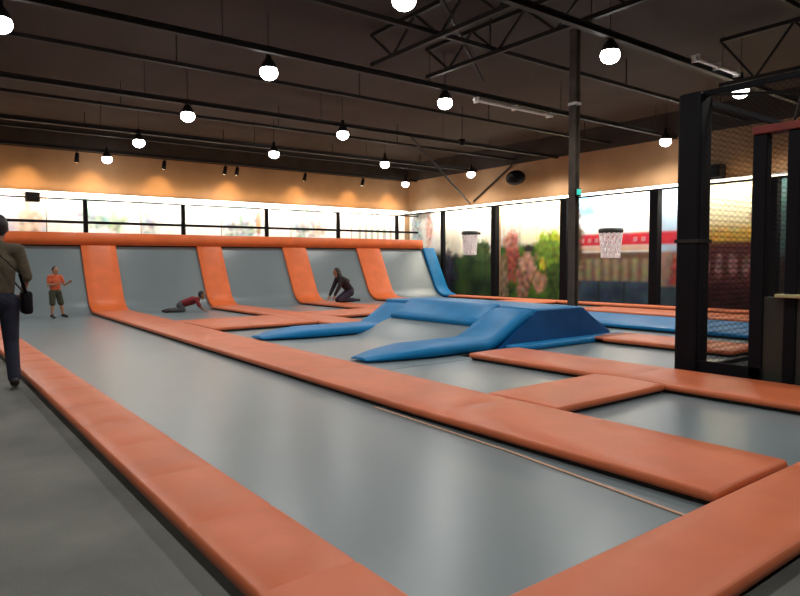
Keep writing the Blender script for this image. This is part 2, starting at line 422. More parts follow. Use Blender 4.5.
# right wall bays: u = distance from far end towards the camera (y = ystart-u), v = z
def bayA(u, v):
    y = 19.75-u
    c = mixc((.62, .56, .46), (.85, .80, .66), ss(y, 19.1, 18.2))
    c = mixc(c, (.85, .8, .66), 0 if y > 18.7 else 1)
    g = mixc((.012, .03, .018), (.05, .10, .025), .5+.9*noise.noise(Vector((y*1.7, v*1.5, 1))))
    c = mixc(g, c, ss(v, 1.45+.25*noise.noise(Vector((y*2, 0, 5))), 1.75+.25*noise.noise(Vector((y*2, 0, 5)))))
    c = blob(c, (.03, .03, .06), u, v, .3, .8, .5, .9)
    c = blob(c, (.06, .10, .03), u, v, 2.3, 1.7, .5, .4)
    return c
def bayB(u, v):
    y = 16.5-u
    c = mixc((.60, .54, .46), (.88, .80, .55), ss(y, 15.9, 15.2) if False else (1-ss(y, 15.3, 15.9)))
    if abs((y*2.6) % 1-.5) < .08 and y > 15.3: c = mixc(c, (.35, .33, .25), .4)
    g = mixc((.015, .05, .012), (.10, .20, .02), .5+1.1*noise.noise(Vector((y*2, v*2, 9))))
    c = mixc(g, c, ss(v, 1.75, 2.0))
    c = blob(c, (.45, .55, .03), u, v, 2.4, 2.0, .6, .28)
    c = blob(c, (.16, .26, .03), u, v, 2.2, 1.6, .6, .5)
    c = blob(c, (.03, .025, .02), u, v, 1.35, 1.75, .25, .12)
    c = blob(c, (.42, .16, .12), u, v, .55, 2.0, .36, .34)
    c = blob(c, (.33, .08, .06), u, v, .55, 1.2, .32, .75)
    c = blob(c, (.30, .20, .13), u, v, .15, .6, .2, .8)
    c = blob(c, (.55, .28, .20), u, v, 1.3, 1.15, .38, .45)
    c = blob(c, (.40, .18, .13), u, v, 1.1, .5, .3, .5)
    c = blob(c, (.50, .26, .16), u, v, 1.9, .55, .35, .35)
    c = blob(c, (.70, .60, .04), u, v, 1.95, 1.15, .14, .2)
    c = blob(c, (.05, .10, .02), u, v, 2.5, .5, .4, .6)
    return c
def bayC(u, v):
    y = 13.35-u
    sky = mixc((.16, .36, .50), (.42, .60, .66), ss(y, 13.0, 12.2) + 0)
    sky = mixc((.88, .88, .84), (.14, .34, .48), ss(y, 11.9, 12.6) * ss(v, 2.3, 2.9))  # the white side carries some wash light in its colour
    c = sky
    c = band(c, (.62, .03, .05), v, 1.76, 2.14)
    if 11.7 < y < 12.9 or 10.2 < y < 11.1:
        c = mixc(c, (.75, .45, .42), .5 if abs(v-1.95) < .07 and math.sin(y*23) > .1 else 0)
    c = band(c, (.70, .46, .34), v, 1.60, 1.74)
    c = mixc(c, (.16, .09, .055), 1-ss(v, 1.52, 1.6))  # brown shadow below the peach stripe, painted in as colour
    sl = mixc((.20, .14, .09), (.34, .27, .16), .5+.5*math.sin(y*19))
    c = mixc(c, sl, 1-ss(v, 1.30, 1.42))
    nv = mixc((.015, .025, .05), (.06, .10, .15), .5+.6*noise.noise(Vector((y*1.6, v*2.5, 2))))
    c = mixc(c, nv, 1-ss(v, .62, .72))
    if v < .66 and abs((y*1.1) % 1-.5) < .04: c = (.02, .02, .02)
    c = blob(c, (.10, .05, .03), u, v, .15, 1.8, .3, 1.3)
    return c
def bayD(u, v):
    y = 10.2-u
    c = mixc((.88, .78, .50), (.40, .52, .66), ss(y, 9.0, 9.4))
    if y > 9.1:
        c = band(c, (.55, .03, .05), v, 1.76, 2.14); c = mixc(c, (.32, .20, .16), 1-ss(v, 1.5, 1.6)); c = blob(c, (.35, .06, .05), u, v, .6, 1.0, .3, .5)
        c = mixc(c, (.05, .08, .10), 1-ss(v, .5, .6))
    else:
        c = mixc((.60, .35, .06), c, ss(v, 1.95, 2.5))
        c = mixc((.11, .03, .028), c, ss(v, 1.72, 1.86))
        for k in range(4):
            c = blob(c, (.30, .16, .15), u, v, 1.35+k*.36, 1.15, .1, .26, .3)
        c = blob(c, (.05, .01, .012), u, v, 2.0, .3, 1.2, .35)
        c = blob(c, (.45, .28, .16), u, v, 2.75, 2.6, .22, .5)
    return c
def bayE(u, v):
    y = 7.05-u
    c = mixc((.05, .09, .09), (.80, .74, .45), ss(u, .8, 1.3)*ss(v, 1.6, 1.9))
    c = blob(c, (.35, .20, .07), u, v, 1.9, 1.8, .7, .35)
    return mixc((.035, .022, .02), c, ss(v, 1.3, 1.5))
def bay0(u, v):
    c = (.74, .72, .68)
    c = blob(c, (.30, .36, .38), u, v, .5, 2.2, .35, 1.2); c = blob(c, (.70, .42, .36), u, v, 1.3, 2.6, .2, .7)
    return mixc((.03, .04, .03), c, ss(v, 1.5, 1.9))
xw = XR-.015
mural('wall_mural', (XR-.015, 21.9, .02), (0, -1, 0), (0, 0, 1), 2.12, 3.34, bay0, 'narrow pale wall mural in the far right corner beside the blue wall pad')
for nm, ys, fn, lab in (('wall_mural', 19.75, bayA, 'pale wall mural with dark green foliage below, behind the far basketball hoop'),
                        ('wall_mural', 16.5, bayB, 'bright cream wall mural with pink figures and green bushes'),
                        ('wall_mural', 13.35, bayC, 'blue and white wall mural with a red band, behind the near hoop'),
                        ('wall_mural', 10.2, bayD, 'wall mural with red band and glowing cream patch seen through the cage'),
                        ('wall_mural', 7.05, bayE, 'dark teal and cream wall mural at the right picture edge')):
    mural(nm, (xw, ys, .02), (0, -1, 0), (0, 0, 1), 3.12, 3.34, fn, lab)
def back(k):
    def f(u, v):
        x = u + k*2.75; z = v
        c = (.86, .84, .78)  # off-white base includes part of the wash light
        if k == 0:
            c = mixc((.62, .52, .62), c, .5+.9*noise.noise(Vector((x*2, z*2.4, 4)))); c = blob(c, (.80, .55, .42), u, v, 2.3, .9, .35, 1)
        if k == 1:
            c = blob(c, (.30, .38, .36), u, v, 1.35, 1.0, .55, .6); c = blob(c, (.38, .46, .30), u, v, 2.05, .8, .28, .45)
        if k == 2:
            c = blob(c, (.40, .42, .42), u, v, .15, .9, .4, .7)
        if k == 3:
            c = blob(c, (.34, .38, .37), u, v, .7, .9, .75, .8); c = blob(c, (.40, .22, .14), u, v, 1.4, .9, .1, .8)
        if k == 4:
            c = blob(c, (.62, .40, .35), u, v, 1.1, .8, .4, .6); c = blob(c, (.34, .38, .35), u, v, .5, .9, .5, .7)
        if k == 5:
            c = mixc(c, (.28, .28, .20), .75 if (x*3.2) % 1 < .42 and .3 < u < 2.2 else .1)
        return c
    return f
bl = ['pale pink and lilac mural strip at far left above the orange pads', 'white mural strip with a soft grey green figure behind the railing', 'almost blank white mural strip with a grey smudge at its left',
      'white mural strip with grey patch and thin brown bar behind the railing', 'white mural strip with grey and pinkish patches behind the railing', 'mural strip with vertical olive bars near the back corner']
for k in range(6):
    mural('wall_mural', (.6+k*2.75, YB-.015, 2.02), (1, 0, 0), (0, 0, 1), 2.72, 1.38, back(k), bl[k], .06)

# ------------------------------------------------------------------ raised deck and railing on top of the inclined wall
YT, ZT = 18.98, 1.78
struct('trim_5', B(-2.5, 16.0, 19.6, YB-.03, 0, 1.98), 'darkwall', 'raised deck behind the orange top pad')
t = thing('safety_railing', (6.5, 19.75, 1.98), 'black safety railing with posts along the top of the inclined trampolines', 'railing')
for x in (-1.5, 1.25, 3.97, 6.72, 9.5, 12.3, 14.95):
    bm = B(x-.055, x+.055, 19.69, 19.80, 1.98, 3.12, bev=.01); p = obj('post', bm, 'black', t)
    obj('foot_plate', B(x-.11, x+.11, 19.66, 19.84, 1.98, 2.0), 'black', p)
obj('top_rail', tube(bmesh.new(), (-2, 19.745, 3.10), (16, 19.745, 3.10), .022, n=10), 'steel', t)
obj('lower_rail', bar(bmesh.new(), (-2, 19.745, 2.47), (16, 19.745, 2.47), .04, .075), 'black', t)
# small projector on the ledge far left
t = thing('wall_speaker', (2.95, YB-.22, 3.1), 'small dark box speaker under the light ledge at far left', 'speaker')
obj('cabinet', B(2.75, 3.12, YB-.50, YB-.26, 3.14, 3.42, bev=.02), 'black', t)
obj('grille', B(2.78, 3.09, YB-.512, YB-.495, 3.17, 3.39, bev=.004), 'steel', t)
obj('bracket', B(2.91, 2.96, YB-.28, YB, 3.25, 3.33), 'steel', t)

# ------------------------------------------------------------------ inclined wall
def incline(z_off=0.0, n_off=0.0):
    """path (y,z) : flat floor, curve, incline to the top"""
    pts = []
    y0 = 17.45; 
    ang = math.atan2(ZT-.18, YT-18.15)
    R = .7; 
    for i in range(7):
        a = ang*i/6; pts.append((y0+R*math.sin(a), .02+R*(1-math.cos(a))))
    ye, ze = pts[-1]
    L = (ZT-ze)/math.sin(ang); pts.append((ye+L*math.cos(ang), ze+L*math.sin(ang)))
    return pts
INC = incline(); YTOP = INC[-1][0]
stripes = [(.9, 1.54), (3.62, 4.5), (6.75, 7.5), (9.55, 10.4), (12.4, 13.4)]
slab = ['hidden partly by the walking adult at far left', 'first full one, where the long lane pad climbs the wall', 'between the second and third grey wall beds', 'between the crouching person and the second post', 'last orange one before the blue edge pad']
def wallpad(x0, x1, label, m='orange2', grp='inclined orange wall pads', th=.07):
    t = thing('inclined_wall_pad', ((x0+x1)/2, 17.6, 0), label, 'wall pad', grp)
    path = [(0, y, z+.03) for y, z in INC[0:]]
    obj('cushion', sweep(path, (1, 0, 0), x0, x1, th, seams=None, step=.3), m, t, True)
    obj('edge_strip', sweep([(0, y, z+.004) for y, z in INC], (1, 0, 0), x0+.02, x1-.02, .028, r=.01, step=.4), 'frame', t, True)
    return t
for (a, b), s in zip(stripes, slab): wallpad(a, b, 'orange inclined wall pad, ' + s)
wallpad(15.4, 15.95, 'blue inclined wall pad closing the row at the right end', 'blue', None, .09)
# top pad
t = thing('top_pad', (7, 19.2, ZT), 'long thick orange pad along the top of the inclined wall', 'top pad')
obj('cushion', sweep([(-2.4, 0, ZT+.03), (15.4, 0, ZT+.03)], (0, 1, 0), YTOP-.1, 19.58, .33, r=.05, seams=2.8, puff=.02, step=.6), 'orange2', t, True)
obj('dark_gap_rail', B(-2.4, 15.4, YTOP+.04, 19.56, ZT-.14, ZT+.029), 'frame', t)

# ------------------------------------------------------------------ flat pads and beds
pad('edge_pad', .95, 1.385, .6, 17.2, 'y', 'long narrow orange pad along the carpet on the left side of the lane', seams=.75)
pad('lane_pad', 3.24, 4.13, 1.585, 17.4, 'y', 'long orange pad running diagonally through the middle, right side of the long grey lane', seams=2.4, skew=.36)
pad('front_pad', 1.40, 6.75, 1.08, 1.545, 'x', 'wide orange pad crossing the lower right corner', seams=2.6)
pad('cross_pad', 4.14, 5.76, 3.32, 4.12, 'x', 'short orange pad crossing between the two near right trampolines', seams=None)
pad('side_pad', 5.77, 6.70, 1.57, 6.08, 'y', 'orange pad running along the foot of the black cage', seams=2.2)
pad('side_pad', 8.55, 9.5, 4.0, 5.94, 'y', 'short orange pad right of the blue ramp end', seams=None)
pad('cross_pad', 4.40, 6.6, 11.45, 13.5, 'x', 'orange pad behind the far blue arm of the ramp', seams=None)
pad('side_pad', 6.62, 7.5, 10.5, 17.4, 'y', 'orange pad leading to the crawling child end of the wall', seams=2.2)
pad('cross_pad', 7.52, 9.5, 12.4, 13.9, 'x', 'orange pad in front of the third grey wall bed', seams=None)
pad('side_pad', 9.55, 10.4, 10.2, 17.4, 'y', 'orange pad beside the crouching person', seams=2.2)
pad('cross_pad', 10.42, 12.38, 12.4, 13.9, 'x', 'orange pad right of the crouching person', seams=None)
pad('side_pad', 12.4, 13.4, 10.2, 17.4, 'y', 'orange pad leading to the last orange wall pad', seams=2.2)
pad('cross_pad', 13.42, 15.4, 12.4, 13.9, 'x', 'orange pad near the foot of the blue wall pad', seams=None)
pad('side_pad', 13.3, 14.6, 3.9, 10.18, 'y', 'far orange pad before the right netting', seams=2.2)
pad('side_pad', 10.6, 12.85, 3.9, 10.18, 'y', 'blue flat pad right of the ramp', 'blue', seams=2.2)
pad('side_pad', 15.42, 16.0, 3.9, 17.3, 'y', 'orange pad at the foot of the right netting', seams=2.2)
LP = [(1.5, .02)] + INC
bed(1.42, 3.62, 1.5, 17.45, 'long grey trampoline lane that runs up the wall at its far end', path=LP)
t = COL.objects[-1]
lane = [o for o in COL.objects if o.get('label', '').startswith('long grey trampoline lane')][0]
bm = bmesh.new(); bar(bm, (3.03, 1.52, .025), (3.16, 2.9, .025), .022, .006); bar(bm, (3.16, 2.9, .025), (3.22, 4.6, .025), .02, .006)
obj('border_webbing', bm, 'seam', lane)
bed(3.64, 5.9, 1.5, 3.6, 'grey trampoline nearest the camera on the right, beside the cage')
bed(3.64, 5.9, 3.62, 6.1, 'grey trampoline between the near blue arm and the cross pad')
bed(5.92, 8.9, 3.95, 6.44, 'grey trampoline in front of the dark blue ramp side')
bed(3.64, 6.8, 10.4, 13.0, 'grey trampoline sliver just behind the far blue arm')
bed(9.46, 11.0, 3.95, 7.2, 'grey trampoline right of the blue ramp')
bed(9.98, 11.0, 7.22, 10.18, 'grey trampoline behind the dark column')
bed(12.6, 13.6, 3.95, 10.18, 'narrow grey trampoline between blue and far orange pads')
bed(14.6, 15.42, 3.95, 10.18, 'narrow grey trampoline nearest the right netting')
IP = lambda y: [(y, .02)] + INC
bed(4.48, 6.77, 13.02, 17.45, 'grey trampoline running up the wall under the crawling child', path=IP(13.02))
bed(7.48, 9.57, 13.9, 17.45, 'grey trampoline running up the wall, third from the left', path=IP(13.9))
bed(10.38, 12.42, 13.9, 17.45, 'grey trampoline running up the wall behind the crouching person', path=IP(13.9))
bed(13.38, 15.42, 13.9, 17.45, 'grey trampoline running up the wall, next to the blue wall pad', path=IP(13.9))
for x0, x1, s in ((7.5, 9.55, 'left'), (10.4, 12.4, 'middle'), (13.4, 15.4, 'right')):
    bed(x0, x1, 10.45, 12.4, 'flat grey trampoline behind the blue ramp, %s one of three' % s)

# ------------------------------------------------------------------ blue ramp
ZD = .58
W = thing('blue_foam_ramp', (7, 8.4, 0), 'blue padded jump ramp with two long arms around a curved grey bed', 'ramp')
def curve(x0, z0, x1, x2, z2, n=10):
    pts = [(x0, z0), (x1, z0)]
    for i in range(1, n+1):
        k = i/n; pts.append((x1+(x2-x1)*k, z0+(z2-z0)*(k*k*(3-2*k)*.55+k*.45)))
    return pts
def arm(y0, y1, xs, xc, xt, lab):
    c = curve(xs, .045, xc, xt, ZD-.12)
    o = obj('arm_pad', sweep([(x, 0, z) for x, z in c], (0, 1, 0), y0, y1, .12, r=.05, seams=1.4, step=.1, taper=.9), 'blue', W, True)
    o['label'] = lab
arm(6.45, 7.25, 4.55, 6.55, 7.5, 'near blue arm pad'); arm(9.45, 10.35, 4.55, 6.9, 7.7, 'far blue arm pad')
# tapering nose pieces
sl = math.atan2(ZD-.30, .55)
obj('crest_pad', sweep([(7.05, 7.22, .26), (7.05, 9.5, .26)], (math.cos(sl), 0, math.sin(sl)), 0, .62, .10, r=.04, step=.3), 'blue', W, True)
bm = sweep([(7.5, 0, ZD-.12), (8.7, 0, ZD-.13)], (0, 1, 0), 6.48, 10.3, .12, r=.04, step=.2); obj('deck_pad', bm, 'blue', W, True)
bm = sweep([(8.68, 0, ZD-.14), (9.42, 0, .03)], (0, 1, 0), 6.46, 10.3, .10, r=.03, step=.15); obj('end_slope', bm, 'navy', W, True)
# side skirt (trapezoid)
def prism(poly, y0, y1, lean=0):
    bm = bmesh.new(); a = [bm.verts.new((x, y0-(lean*(1-z/ZD)), z)) for x, z in poly]; b = [bm.verts.new((x, y1, z)) for x, z in poly]
    n = len(poly)
    for i in range(n): bm.faces.new((a[i], a[(i+1) % n], b[(i+1) % n], b[i]))
    bm.faces.new(a[::-1]); bm.faces.new(b); return bm
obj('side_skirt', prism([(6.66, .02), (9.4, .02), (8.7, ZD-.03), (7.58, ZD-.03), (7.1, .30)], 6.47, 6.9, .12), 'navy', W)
obj('foot_pad', sweep([(6.75, 0, .03), (9.45, 0, .03)], (0, 1, 0), 6.12, 6.36, .08, r=.03, step=.3), 'blue', W, True)
for x in (7.62, 8.2):
    pass
# curved grey bed
c = curve(3.64, .02, 6.2, 7.15, .30)
bm = bmesh.new(); rows_ = []
YR = [6.12, 7.2] + [7.2+(9.5-7.2)*k/8 for k in range(1, 9)] + [10.38]
for x, z in [(3.64+(6.2-3.64)*k/5, .02) for k in range(5)] + c[1:]:
    ys = YR if z <= .0201 else YR[1:-1]
    rows_.append({y: bm.verts.new((x, y, z)) for y in ys})
for a, b in zip(rows_, rows_[1:]):
    for y0, y1 in zip(YR, YR[1:]):
        if y0 in a and y1 in a and y0 in b and y1 in b: bm.faces.new((a[y0], a[y1], b[y1], b[y0]))
obj('jump_mat', bm, 'mat', W, True)
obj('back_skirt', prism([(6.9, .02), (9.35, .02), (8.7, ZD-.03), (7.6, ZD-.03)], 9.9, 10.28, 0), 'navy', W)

# ------------------------------------------------------------------ right netting
XN = 16.45
ny = [18.76, 15.98, 12.93, 9.85, 6.8, 3.75]
wd = [.15, .22, .25, .25, .25, .25]
t = thing('netting_wall', (XN, 12, 0), 'tall black safety netting on padded posts in front of the right wall murals', 'netting')
for y, w in zip(ny, wd):
    p = obj('padded_post', B(XN-w/2, XN+w/2, y-w/2, y+w/2, 0, 3.28, bev=.02), 'black', t)
    obj('base_plate', B(XN-.2, XN+.2, y-.2, y+.2, 0, .015), 'steel', p)
obj('top_rail', bar(bmesh.new(), (XN, 2.2, 3.27), (XN, 21.9, 3.27), .05, .05), 'black', t)
obj('bottom_rail', bar(bmesh.new(), (XN, 2.2, .05), (XN, 21.9, .05), .06, .08), 'black', t)
bm = bmesh.new()
vs = [bm.verts.new(p) for p in ((XN+.03, 2.2, .09), (XN+.03, 21.9, .09), (XN+.03, 21.9, 3.25), (XN+.03, 2.2, 3.25))]; bm.faces.new(vs)
obj('net', bm, 'net', t)
# hoops
def hoop(y, z, label, R=.30):
    x = XN-.5
    t = thing('basketball_hoop', (x, y, z), label, 'basketball hoop', 'basketball hoops on the netting')
    bm = bmesh.new(); n = 28; ringp = []
    for i in range(n):
        a = 2*PI*i/n; c = Vector((x+R*math.cos(a), y+R*math.sin(a), z)); rad = Vector((math.cos(a), math.sin(a), 0))
        ringp.append([bm.verts.new(c + rad*.04*math.cos(b) + Vector((0, 0, .07*math.sin(b)))) for b in [2*PI*k/8 for k in range(8)]])
    for i in range(n):
        A, C = ringp[i], ringp[(i+1) % n]
        for k in range(8): bm.faces.new((A[k], A[(k+1) % 8], C[(k+1) % 8], C[k]))
    obj('rim', bm, 'rim', t, True)
    # net: diamonds of cord
    bm = bmesh.new(); N = 14; rad = [1.0, .96, .90, .84, .80, .80]; zz = [-.03, -.18, -.33, -.48, -.63, -.76]
    P = lambda k, i: Vector((x+R*rad[k]*math.cos(2*PI*(i+.5*(k % 2))/N), y+R*rad[k]*math.sin(2*PI*(i+.5*(k % 2))/N), z+zz[k]))
    for k in range(5):
        for i in range(N):
            for j in ((0, 1) if k % 2 else (0, -1)): tube(bm, P(k, i), P(k+1, i+j), .024, n=5, caps=False)
    for i in range(N): tube(bm, P(5, i), P(5, i+1), .018, n=5, caps=False)
    obj('net', bm, 'white', t, True)
    obj('bracket', B(x+R, XN-.02, y-.05, y+.05, z-.04, z+.04), 'black', t)
hoop(16.73, 2.33, 'white netted basketball hoop in the far bay, before dark green foliage', .27)
hoop(10.93, 2.17, 'white netted basketball hoop in front of the red mural band', .31)
# wall speaker and box
t = thing('wall_speaker', (16.9, 15.4, 4.05), 'dark oval speaker high on the right wall above the netting', 'speaker')
bm = bmesh.new(); bmesh.ops.create_uvsphere(bm, u_segments=24, v_segments=12, radius=1)
for v in bm.verts: v.co = Vector((16.85+v.co.x*.25, 15.4+v.co.y*.40, 4.22+v.co.z*.26))
obj('cabinet', bm, 'black', t, True)
obj('grille', tube(bmesh.new(), (16.66, 15.4, 4.2), (16.62, 15.4, 4.19), .15, n=20), 'steel', t)
obj('bracket', tube(bmesh.new(), (16.95, 15.4, 4.22), (XR-.01, 15.4, 4.22), .03), 'steel', t)
t = thing('wall_box', (17.1, 8.6, 3.5), 'dark square box on the right wall seen through the cage', 'box')
obj('case', B(16.95, XR-.01, 8.35, 8.85, 3.5, 3.85, bev=.02), 'steel', t)
obj('front_cover', B(16.93, 16.952, 8.40, 8.80, 3.54, 3.81, bev=.005), 'black', t)
t = thing('hanging_sensor', (15.3, 16.8, 4.4), 'tiny dark device hanging from the ceiling left of the column', 'sensor')
obj('body', tube(bmesh.new(), (12.0, 12.9, 4.62), (12.0, 12.9, 4.46), .09, .06, n=14), 'black', t, True)
obj('rod', tube(bmesh.new(), (12.0, 12.9, 4.6), (12.0, 12.9, ZC), .01, n=6), 'black', t)

# ------------------------------------------------------------------ black cage
t = thing('netted_cage', (7, 3.7, 0), 'black netted cage with thick padded corner post at the right', 'cage')
cp = obj('corner_post', B(6.86, 7.13, 3.6, 3.86, 0, 3.14, bev=.03), 'black', t)
obj('strap', B(6.85, 7.14, 3.59, 3.87, 1.5, 1.54), 'steel', cp)
obj('corner_post', B(11.0, 11.2, 3.7, 3.88, 0, 3.14, bev=.02), 'black', t)
obj('side_post', B(6.9, 7.03, 2.93, 3.07, 0, 2.58, bev=.015), 'black', t)
obj('side_post', B(6.9, 7.03, 2.62, 2.74, 0, 2.58, bev=.015), 'black', t)
obj('top_beam', bar(bmesh.new(), (6.98, 3.7, 3.12), (6.98, 1.65, 3.12), .06, .06), 'black', t)
obj('top_beam', bar(bmesh.new(), (6.98, 3.79, 3.12), (11.1, 3.79, 3.12), .06, .06), 'black', t)
obj('roof_brace', bar(bmesh.new(), (7.0, 3.72, 3.13), (9.0, 1.7, 3.13), .03, .03), 'steel', t)
obj('roof_brace', bar(bmesh.new(), (7.0, 2.6, 3.13), (9.6, 3.75, 3.13), .03, .03), 'steel', t)
bm = B(6.88, 7.06, 1.65, 3.07, 2.58, 2.66, bev=.01); obj('header_pad', bm, 'red', t)['label'] = 'dark red header pad'
obj('kick_board', B(6.9, 6.94, 2.93, 3.62, 0, .20, bev=.008), 'black', t)
obj('kick_board', B(7.12, 11.0, 3.78, 3.82, 0, .07), 'black', t)
obj('lower_panel', B(6.92, 7.0, 1.65, 2.95, 0, .93, bev=.008), 'panel', t)
obj('counter_ledge', B(6.84, 7.30, 1.65, 2.80, .93, .965, bev=.008), 'counter', t)['label'] = 'pale yellowish counter ledge'
def quad(ps):
    bm = bmesh.new(); bm.faces.new([bm.verts.new(p) for p in ps]); return bm
obj('net', quad([(6.95, 1.65, .14), (6.95, 3.62, .14), (6.95, 3.62, 3.1), (6.95, 1.65, 3.1)]), 'cagenet', t)
obj('net', quad([(7.12, 3.8, .07), (11.0, 3.8, .07), (11.0, 3.8, 3.1), (7.12, 3.8, 3.1)]), 'cagenet', t)
obj('door_frame', (lambda b: (box(b, 8.35, 8.5, 1.6, 1.75, .02, 2.5), box(b, 8.35, 8.5, 2.4, 2.55, .02, 2.5), box(b, 8.35, 8.5, 1.6, 2.55, 2.5, 2.6), b)[-1])(bmesh.new()), 'black', t)
tag(obj('floor_mat', B(6.75, 12, 1.65, 3.76, 0, .03, bev=.008), 'black'), 'black floor mat inside the netted cage', 'floor mat')

# ------------------------------------------------------------------ people
def cap(bm, p0, p1, r0, r1, n=12, fl=1.0, ax=None):
    """closed tapered capsule; fl flattens it along axis ax"""
    p0 = Vector(p0); p1 = Vector(p1); d = p1-p0; L = d.length
    d = d.normalized() if L > 1e-6 else Vector((0, 0, 1))
    a = (Vector(ax) - d*Vector(ax).dot(d)).normalized() if ax is not None else d.orthogonal().normalized(); b = d.cross(a)
    rings = []
    for k in (0, 1, 2): th = PI/2*(k+.4)/3.0; rings.append((p0 - d*r0*math.cos(th), r0*math.sin(th)))
    rings.append((p0, r0)); rings.append((p1, r1))
    for k in (2, 1, 0): th = PI/2*(k+.4)/3.0; rings.append((p1 + d*r1*math.cos(th), r1*math.sin(th)))
    V = [[bm.verts.new(c + (a*math.cos(2*PI*i/n)*fl + b*math.sin(2*PI*i/n))*r) for i in range(n)] for c, r in rings]
    for A, C in zip(V, V[1:]):
        for i in range(n): bm.faces.new((A[i], A[(i+1) % n], C[(i+1) % n], C[i]))
    bm.faces.new(V[0][::-1]); bm.faces.new(V[-1])
def ell(bm, c, rx, ry, rz, rot=None):
    r = bmesh.ops.create_uvsphere(bm, u_segments=16, v_segments=10, radius=1)
    for v in r['verts']:
        q = Vector((v.co.x*rx, v.co.y*ry, v.co.z*rz))
        if rot is not None: q = rot @ q
        v.co = q + Vector(c)
def fused(name, bm, m, parent, vox, label=None):
    o = obj(name, bm, m, parent, True)
    md = o.modifiers.new('fuse', 'REMESH'); md.mode = 'VOXEL'; md.voxel_size = vox; md.use_smooth_shade = True
    s = o.modifiers.new('smooth', 'SMOOTH'); s.iterations = 4; s.factor = .5
    if label: o['label'] = label
    return o
def person(loc, label, J, s, face, up, cl):
    """J: joints in world space; face: unit vector the face looks along; up: head up; cl: clothing"""
    t = thing('person', loc, label, 'person')
    face = Vector(face).normalized(); up = Vector(up); up = (up-face*up.dot(face)).normalized(); side = face.cross(up)   # person's right
    J = {k: Vector(v) for k, v in J.items()}
    bm = bmesh.new(); H = J['head']; hr = .105*s
    rot = Matrix((side, face, up)).transposed()
    ell(bm, H+up*.02*s, hr*.78, hr*.95, hr*1.12, rot)          # skull
    ell(bm, H-up*.05*s+face*.02*s, hr*.58, hr*.68, hr*.75, rot)   # jaw
    cap(bm, H+face*.095*s+up*.005*s, H+face*.115*s-up*.025*s, .009*s, .016*s)  # nose
    for q in (-1, 1): ell(bm, H+side*q*.083*s-face*.005*s, .012*s, .02*s, .032*s, rot)  # ears
    cap(bm, J['neck'], H-up*.04*s-face*.01*s, .055*s, .048*s)
    ctr = (J['shL']+J['shR'])/2
    latr = (J['shR']-J['shL']).normalized()
    fwd = (J['chest']-J['hip']).cross(latr).normalized()
    cap(bm, J['hip'], J['chest'], .13*s, .15*s, 16, .72, fwd); cap(bm, J['chest'], ctr, .145*s, .10*s, 16, .75, fwd)
    for q in 'LR':
        cap(bm, ctr, J['sh'+q], .07*s, .058*s); cap(bm, J['sh'+q], J['el'+q], .052*s, .040*s); cap(bm, J['el'+q], J['wr'+q], .039*s, .026*s)
        hd = (J['ha'+q]-J['wr'+q]).normalized(); pn = Vector(J.get('palm'+q, hd.orthogonal())); sd = hd.cross(pn).normalized(); pn = sd.cross(hd)
        pe = J['wr'+q]+hd*.085*s
        cap(bm, J['wr'+q]+hd*.01*s, pe, .030*s, .036*s, 12, .45, pn)
        for k, (off, ln) in enumerate(((-.027, .066), (-.009, .076), (.009, .072), (.027, .056))):
            b0 = pe+sd*off*s; b1 = b0+(hd*.8+pn*.35).normalized()*ln*.55*s; b2 = b1+(hd*.45+pn*.8).normalized()*ln*.5*s
            cap(bm, b0, b1, .0088*s, .0082*s, 8); cap(bm, b1, b2, .0082*s, .007*s, 8)
        th0 = J['wr'+q]+hd*.03*s-sd*.026*s; th1 = th0+(hd*.5-sd*.7+pn*.3).normalized()*.038*s; th2 = th1+(hd*.85+pn*.4).normalized()*.028*s
        cap(bm, th0, th1, .012*s, .0105*s, 8); cap(bm, th1, th2, .0105*s, .008*s, 8)
        cap(bm, J['hip'], J['hp'+q], .11*s, .09*s); cap(bm, J['hp'+q], J['kn'+q], .085*s, .058*s); cap(bm, J['kn'+q], J['an'+q], .056*s, .036*s)
        mid = J['kn'+q].lerp(J['an'+q], .3); cap(bm, mid, mid.lerp(J['an'+q], .2), .058*s, .05*s)
        cap(bm, J['an'+q], J['to'+q], .038*s, .030*s)
    fused('body', bm, cl.get('skin', 'skin'), t, .008*max(.7, s))
    # eyes and mouth
    for q in (-1, 1):
        b = bmesh.new(); ell(b, H+face*.086*s+side*q*.032*s+up*.012*s, .012*s, .008*s, .008*s, rot); obj('eye', b, 'eye', t, True)
    b = bmesh.new(); cap(b, H+face*.088*s-side*.018*s-up*.055*s, H+face*.088*s+side*.018*s-up*.055*s, .007*s, .007*s, 8); obj('mouth', b, 'lip', t, True)
    # hair
    b = bmesh.new(); ell(b, H+up*.034*s-face*.018*s, hr*.88, hr*.98, hr*1.12, rot)
    if cl.get('long'):
        cap(b, H-face*.06*s+up*.02*s, J['neck']-face*.06*s-up*.06*s, .07*s, .05*s)
        cap(b, J['neck']-face*.07*s-up*.04*s, J['chest']-face*.15*s, .075*s, .05*s); cap(b, H-face*.02*s-up*.02*s+side*.06*s, J['neck']+side*.10*s-up*.16*s, .05*s, .035*s); cap(b, H-face*.02*s-up*.02*s-side*.06*s, J['neck']-side*.10*s-up*.16*s, .05*s, .035*s)
    if cl.get('cap'): ell(b, H+up*.05*s+face*.08*s, hr*.7, hr*.7, hr*.12, rot)
    # carve the face free by leaving the front lower part open
    geom = [v for v in b.verts if (v.co-H).dot(face) > .045*s and (v.co-H).dot(up) < .06*s and (v.co-H).dot(up) > -.2*s]
    if geom:
        for v in geom: v.co -= face*((v.co-H).dot(face)-.04*s)
    fused('hair', b, 'hair', t, .010*max(.7, s))
    # top
    g = 1.13; b = bmesh.new()
